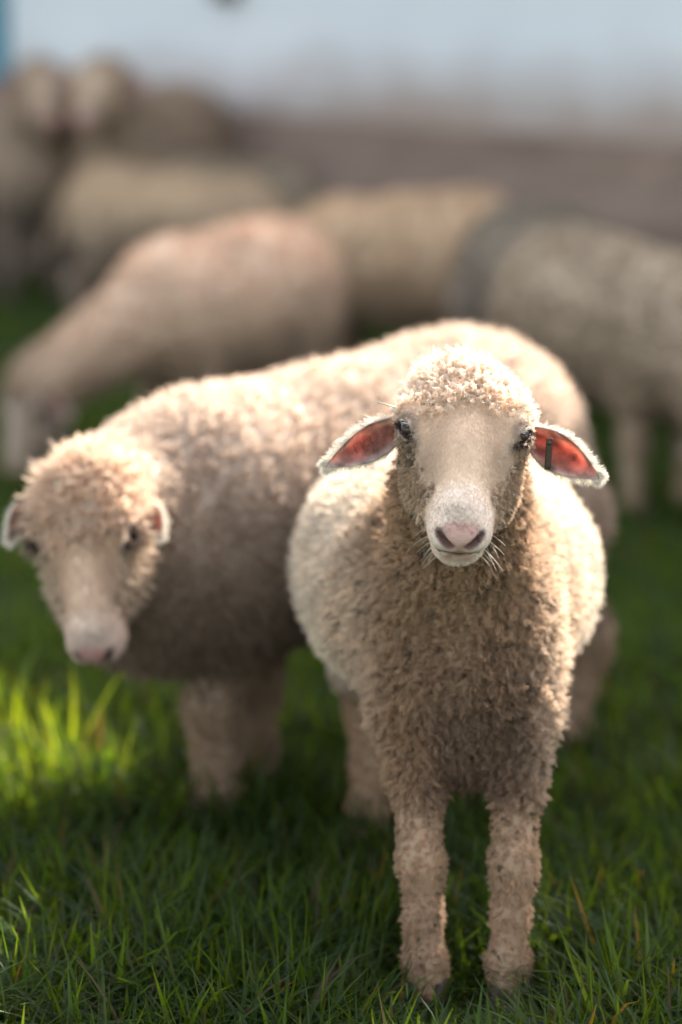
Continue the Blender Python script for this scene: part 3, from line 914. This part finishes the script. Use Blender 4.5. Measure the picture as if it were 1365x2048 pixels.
# ================================================================ the flock behind
def rotz(t):
    c, s = math.cos(t), math.sin(t); return np.array([[c, -s, 0], [s, c, 0], [0, 0, 1.0]])
def flock_sheep(label, org, heading, sc, pose, fleece_c, seed, dirt_shade=(.34, .26, .2), nl=9000, facec=(.52, .42, .34), blen=1.0):
    """heading: degrees from facing the camera, + turns the face to the right of the picture"""
    th = math.radians(heading)
    if pose == 'graze':
        hp, F_, nk = (0, -.60, .20), (0, -.35, -.94), [(0, -.34, .42), (0, -.54, .25)]
    elif pose == 'up':
        hp, F_, nk = (0, -.47, .615), (0, -.85, -.52), [(0, -.30, .47), (0, -.40, .56)]
    else:
        hp, F_, nk = (0, -.55, .50), (0, -.80, -.6), [(0, -.30, .44), (0, -.47, .50)]
    S = lambda q: np.array(q, float) * sc
    B = lambda q: np.array([q[0], q[1] * blen, q[2]], float) * sc
    h = Head(S(hp), F_, (1, 0, 0), 1.12 * sc)
    b = [('E', B((0, .05, .40)), B((.17, .33, .185)), None, .05), ('E', B((0, .24, .42)), S((.16, .19, .18)), None, .05),
         ('E', B((0, -.22, .39)), S((.145, .17, .18)), None, .05),
         ('C', B((0, -.26, .42)), S(nk[1]), .115 * sc, .075 * sc, .05), ('C', S(nk[1]), h.w((0, -.045, -.04)), .075 * sc, .058 * sc, .03),
         ('C', B((0, .42, .46)), B((0, .49, .30)), .03 * sc, .022 * sc, .03)]
    feet = [B((-.08, -.25, 0)), B((.08, -.21, 0)), B((-.09, .33, 0)), B((.09, .38, 0))]
    for f in feet[:2]: b += leg_prims((f[0], f[1] + .02, .28 * sc), (f[0], f[1], .17 * sc), f, .045 * sc, .028 * sc, .022 * sc)
    for f in feet[2:]: b += [('C', (f[0], f[1] - .06 * sc, .34 * sc), (f[0], f[1] - .07 * sc, .24 * sc), .08 * sc, .05 * sc, .05)] + leg_prims((f[0], f[1] - .06 * sc, .25 * sc), (f[0], f[1] + .04 * sc, .18 * sc), f, .045 * sc, .028 * sc, .023 * sc)
    o = make_sheep("sheep", label, org, None, th, h, b, feet, fleece_c, dirt_shade, facec, np.array(facec) * .95, .008, .018, nl, 5, .018, .008, .0013, seed, skinmat=M_BODYFAR, hair=0, trimz=.26 * sc, muzc=np.array(facec) * .9)
    for s in (-1, 1):
        bs, tp_ = h.w((s * .050, -.035, -.012)), h.w((s * .125, -.010, -.030))
        ear(o, bs, tp_, h.R @ np.array([0, .35, .9]), .022 * sc, EARC, EARO, fur=150, seed=seed)
    return o
def gx(u, y): return (u - 682.5) / FPX * y * 1.0

flock_sheep("grazing sheep with its head down in the grass at the left of the flock", (gx(448, 6.45), 6.45, 0), -48, 1.09, 'graze', (.78, .58, .43), 101, dirt_shade=(.36, .26, .18), blen=.64, facec=(.34, .26, .20))
flock_sheep("sheep grazing far behind, its back rising above the left grazing sheep", (gx(355, 9.7), 9.7, 0), 74, 1.11, 'graze', (.54, .405, .275), 102, dirt_shade=(.26, .20, .15))
flock_sheep("farthest grazing sheep, half hidden behind another sheep near the brown wall base", (gx(450, 10.6), 10.6, 0), 84, 1.12, 'graze', (.33, .27, .20), 103, dirt_shade=(.26, .20, .15))
flock_sheep("tan sheep in the middle of the flock, rump beside the grey beige one", (gx(805, 7.6), 7.6, 0), -122, 1.14, 'graze', (.60, .44, .295), 104, dirt_shade=(.30, .21, .14), blen=.85)
flock_sheep("grey beige sheep at the right edge grazing with thin legs in shade", (gx(1228, 5.95), 5.95, 0), 22, 1.11, 'graze', (.43, .345, .255), 105, dirt_shade=(.34, .25, .17), facec=(.36, .28, .21))
flock_sheep("sheep showing only its back between the middle and right sheep", (gx(1085, 7.5), 7.5, 0), 160, 1.09, 'graze', (.29, .245, .19), 106, dirt_shade=(.36, .29, .24))
flock_sheep("tall sheep with raised head before the white wall, nearest the teal shutter", (gx(45, 11.2), 11.3, 0), 15, 1.60, 'up', (.34, .255, .19), 107, dirt_shade=(.13, .10, .08), facec=(.38, .28, .20))
flock_sheep("tall sheep with raised head before the white wall, right of another raised head", (gx(305, 11.0), 11.1, 0), -13, 1.62, 'up', (.37, .275, .20), 108, dirt_shade=(.13, .10, .08), facec=(.42, .31, .22))

# ================================================================ grass
def grass_patch(n, ylo, yhi, hmin, hmax, width, rng, pw=1.0, margin=.35, segs=4):
    yy = ylo + (yhi - ylo) * rng.random(n) ** pw
    xx = (rng.random(n) * 2 - 1) * (0.1412 * yy + margin)
    p = np.stack([xx, yy, np.zeros(n)], 1)
    cl = noise3(p, 5.0); cl2 = noise3(p + 3, 16)
    H = (hmin + (hmax - hmin) * rng.random(n) ** 1.4) * (0.55 + 0.9 * cl)
    for fx_, fy_ in ((.10, 2.62), (.195, 2.61), (.15, 2.58)):
        H = H * (1 - .30 * np.exp(-(((xx - fx_) / .09) ** 2 + ((yy - fy_) / .10) ** 2)))
    az = rng.uniform(0, 2 * math.pi, n) + 2.0 * (cl2 - .5)
    lean = rng.uniform(.05, .55, n) ; bend = rng.uniform(.1, 1.1, n) * (rng.random(n) < .8)
    d = np.stack([np.cos(az), np.sin(az), np.zeros(n)], 1)
    fa = az + math.pi / 2 + rng.normal(size=n) * .7
    sd_ = np.stack([np.cos(fa), np.sin(fa), np.zeros(n)], 1)
    w = width * rng.uniform(.5, 1.25, n)
    t = np.linspace(0, 1, segs + 1)
    horiz = (lean[:, None] * t + bend[:, None] * t ** 2.2) * H[:, None]
    vert = H[:, None] * (t - 0.42 * (bend[:, None] * t ** 2.6)) 
    ctr = p[:, None] + d[:, None] * horiz[..., None]; ctr[..., 2] += np.maximum(vert, 0.002) - 0.003
    ww = w[:, None] * np.clip(1.05 - t ** 2.2, 0.06, 1) * .5
    Lf = ctr - sd_[:, None] * ww[..., None]; Rt = ctr + sd_[:, None] * ww[..., None]
    V = np.stack([Lf, Rt], 2).reshape(-1, 3)
    K = (segs + 1) * 2
    b = (np.arange(n) * K)[:, None]
    F = np.concatenate([np.stack([b[:, 0] + 2 * i, b[:, 0] + 2 * i + 1, b[:, 0] + 2 * i + 3, b[:, 0] + 2 * i + 2], 1) for i in range(segs)])
    base = np.array([.026, .059, .010]) * rng.uniform(.6, 1.35, (n, 1)) * np.array([1, 1, 1]) + np.array([.012, .007, 0]) * rng.random((n, 1))
    blu = rng.random(n) < .12; base[blu] = np.array([.032, .058, .022]) * rng.uniform(.8, 1.2, (blu.sum(), 1))
    dry = rng.random(n) < .04; base[dry] = np.array([.085, .065, .038]) * rng.uniform(.6, 1.2, (dry.sum(), 1))
    col = np.repeat(base, K, 0)
    return V, F, col
rng = np.random.default_rng(99)
parts = [grass_patch(42000, 2.2, 4.4, .04, .13, .0066, rng, 1.1, .30),
         grass_patch(22000, 4.4, 7.5, .05, .11, .006, rng, 1.0, .5, 3),
         grass_patch(16000, 7.5, 13.5, .05, .10, .010, rng, 1.0, .8, 3)]
# taller tufts: left, in the sun; extra sunlight put into their colour
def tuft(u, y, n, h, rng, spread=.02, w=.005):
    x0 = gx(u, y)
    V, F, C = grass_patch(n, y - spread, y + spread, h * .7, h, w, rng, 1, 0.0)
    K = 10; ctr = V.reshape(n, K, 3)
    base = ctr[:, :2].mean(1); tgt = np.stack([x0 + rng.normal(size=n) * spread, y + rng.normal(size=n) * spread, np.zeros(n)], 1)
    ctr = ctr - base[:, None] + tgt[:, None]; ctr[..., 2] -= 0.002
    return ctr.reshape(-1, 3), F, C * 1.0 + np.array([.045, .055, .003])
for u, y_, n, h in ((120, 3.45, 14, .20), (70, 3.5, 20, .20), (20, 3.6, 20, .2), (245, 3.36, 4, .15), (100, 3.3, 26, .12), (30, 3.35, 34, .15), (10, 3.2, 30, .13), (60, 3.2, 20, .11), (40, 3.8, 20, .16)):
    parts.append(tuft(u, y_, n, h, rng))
o = 0; Vs, Fs, Cs = [], [], []
quads = []
for V, F, C in parts:
    Vs.append(V); quads.append(F + o); Cs.append(C); o += len(V)
gr = mesh_obj("grass", np.concatenate(Vs), np.concatenate(quads), M_GRASS, None, np.concatenate(Cs))
tag(gr, "lush green grass blades covering the pasture", "grass", kind="stuff")

# ================================================================ bits caught in the wool
def bit(name, label, pts, r, mat):
    V, F = tube_vf(pts, r, 6)
    ctr = np.mean(pts, 0)
    o = mesh_obj(name, np.array(V) - ctr, F, mat); o.location = ctr
    tag(o, label, "straw" if name == "straw" else "leaf")
bit("straw", "pale straw caught in the wool above the lamb's left-hand ear", [P(757, 804, 2.60), P(775, 810, 2.595), P(792, 815, 2.60)], .0008, M_STRAW)
bit("straw", "thin straw stuck upright at the back of the lamb's drooping ear", [P(722, 828, 2.63), P(735, 833, 2.63), P(748, 840, 2.635)], .0006, M_STRAW)

# green scrap on the back of the second sheep
_co = np.empty(len(ewe.data.vertices) * 3, np.float32); ewe.data.vertices.foreach_get("co", _co)
_w = _co.reshape(-1, 3) @ R2.T + ORG2
def to_px(w):
    d = w - np.array([0, 0, CAMZ]); cp, sp = math.cos(PITCH), math.sin(PITCH)
    dep = d[:, 1] * cp - d[:, 2] * sp
    return 682.5 + FPX * d[:, 0] / dep, 1024 - FPX * (d[:, 1] * sp + d[:, 2] * cp) / dep, dep
_u, _v, _d = to_px(_w)
_k = np.where((np.abs(_u - 638) < 14) & (np.abs(_v - 738) < 14))[0]
if len(_k):
    p0 = _w[_k[np.argmin(_d[_k])]] + np.array([0, -.012, .014])
    V, F = [], []
    for a_, l_ in ((.3, .016), (2.4, .013), (4.2, .012)):
        d_ = np.array([math.cos(a_), math.sin(a_) * .6, .35]); n_ = np.array([-d_[1], d_[0], 0]) * .35; o_ = len(V)
        V += [p0 - d_ * l_ * .3, p0 + d_ * l_ * .4 + n_ * l_, p0 + d_ * l_, p0 + d_ * l_ * .4 - n_ * l_, p0 + d_ * l_ * .35 + np.array([0, 0, .003])]
        F += [(o_, o_ + 1, o_ + 4), (o_ + 1, o_ + 2, o_ + 4), (o_ + 2, o_ + 3, o_ + 4), (o_ + 3, o_, o_ + 4)]
    lf = mesh_obj("leaf", np.array(V) - p0, F, M_GREENBIT, smooth_sh=False); lf.location = p0
    tag(lf, "small green leaf scrap lying on the back of the second sheep", "leaf")
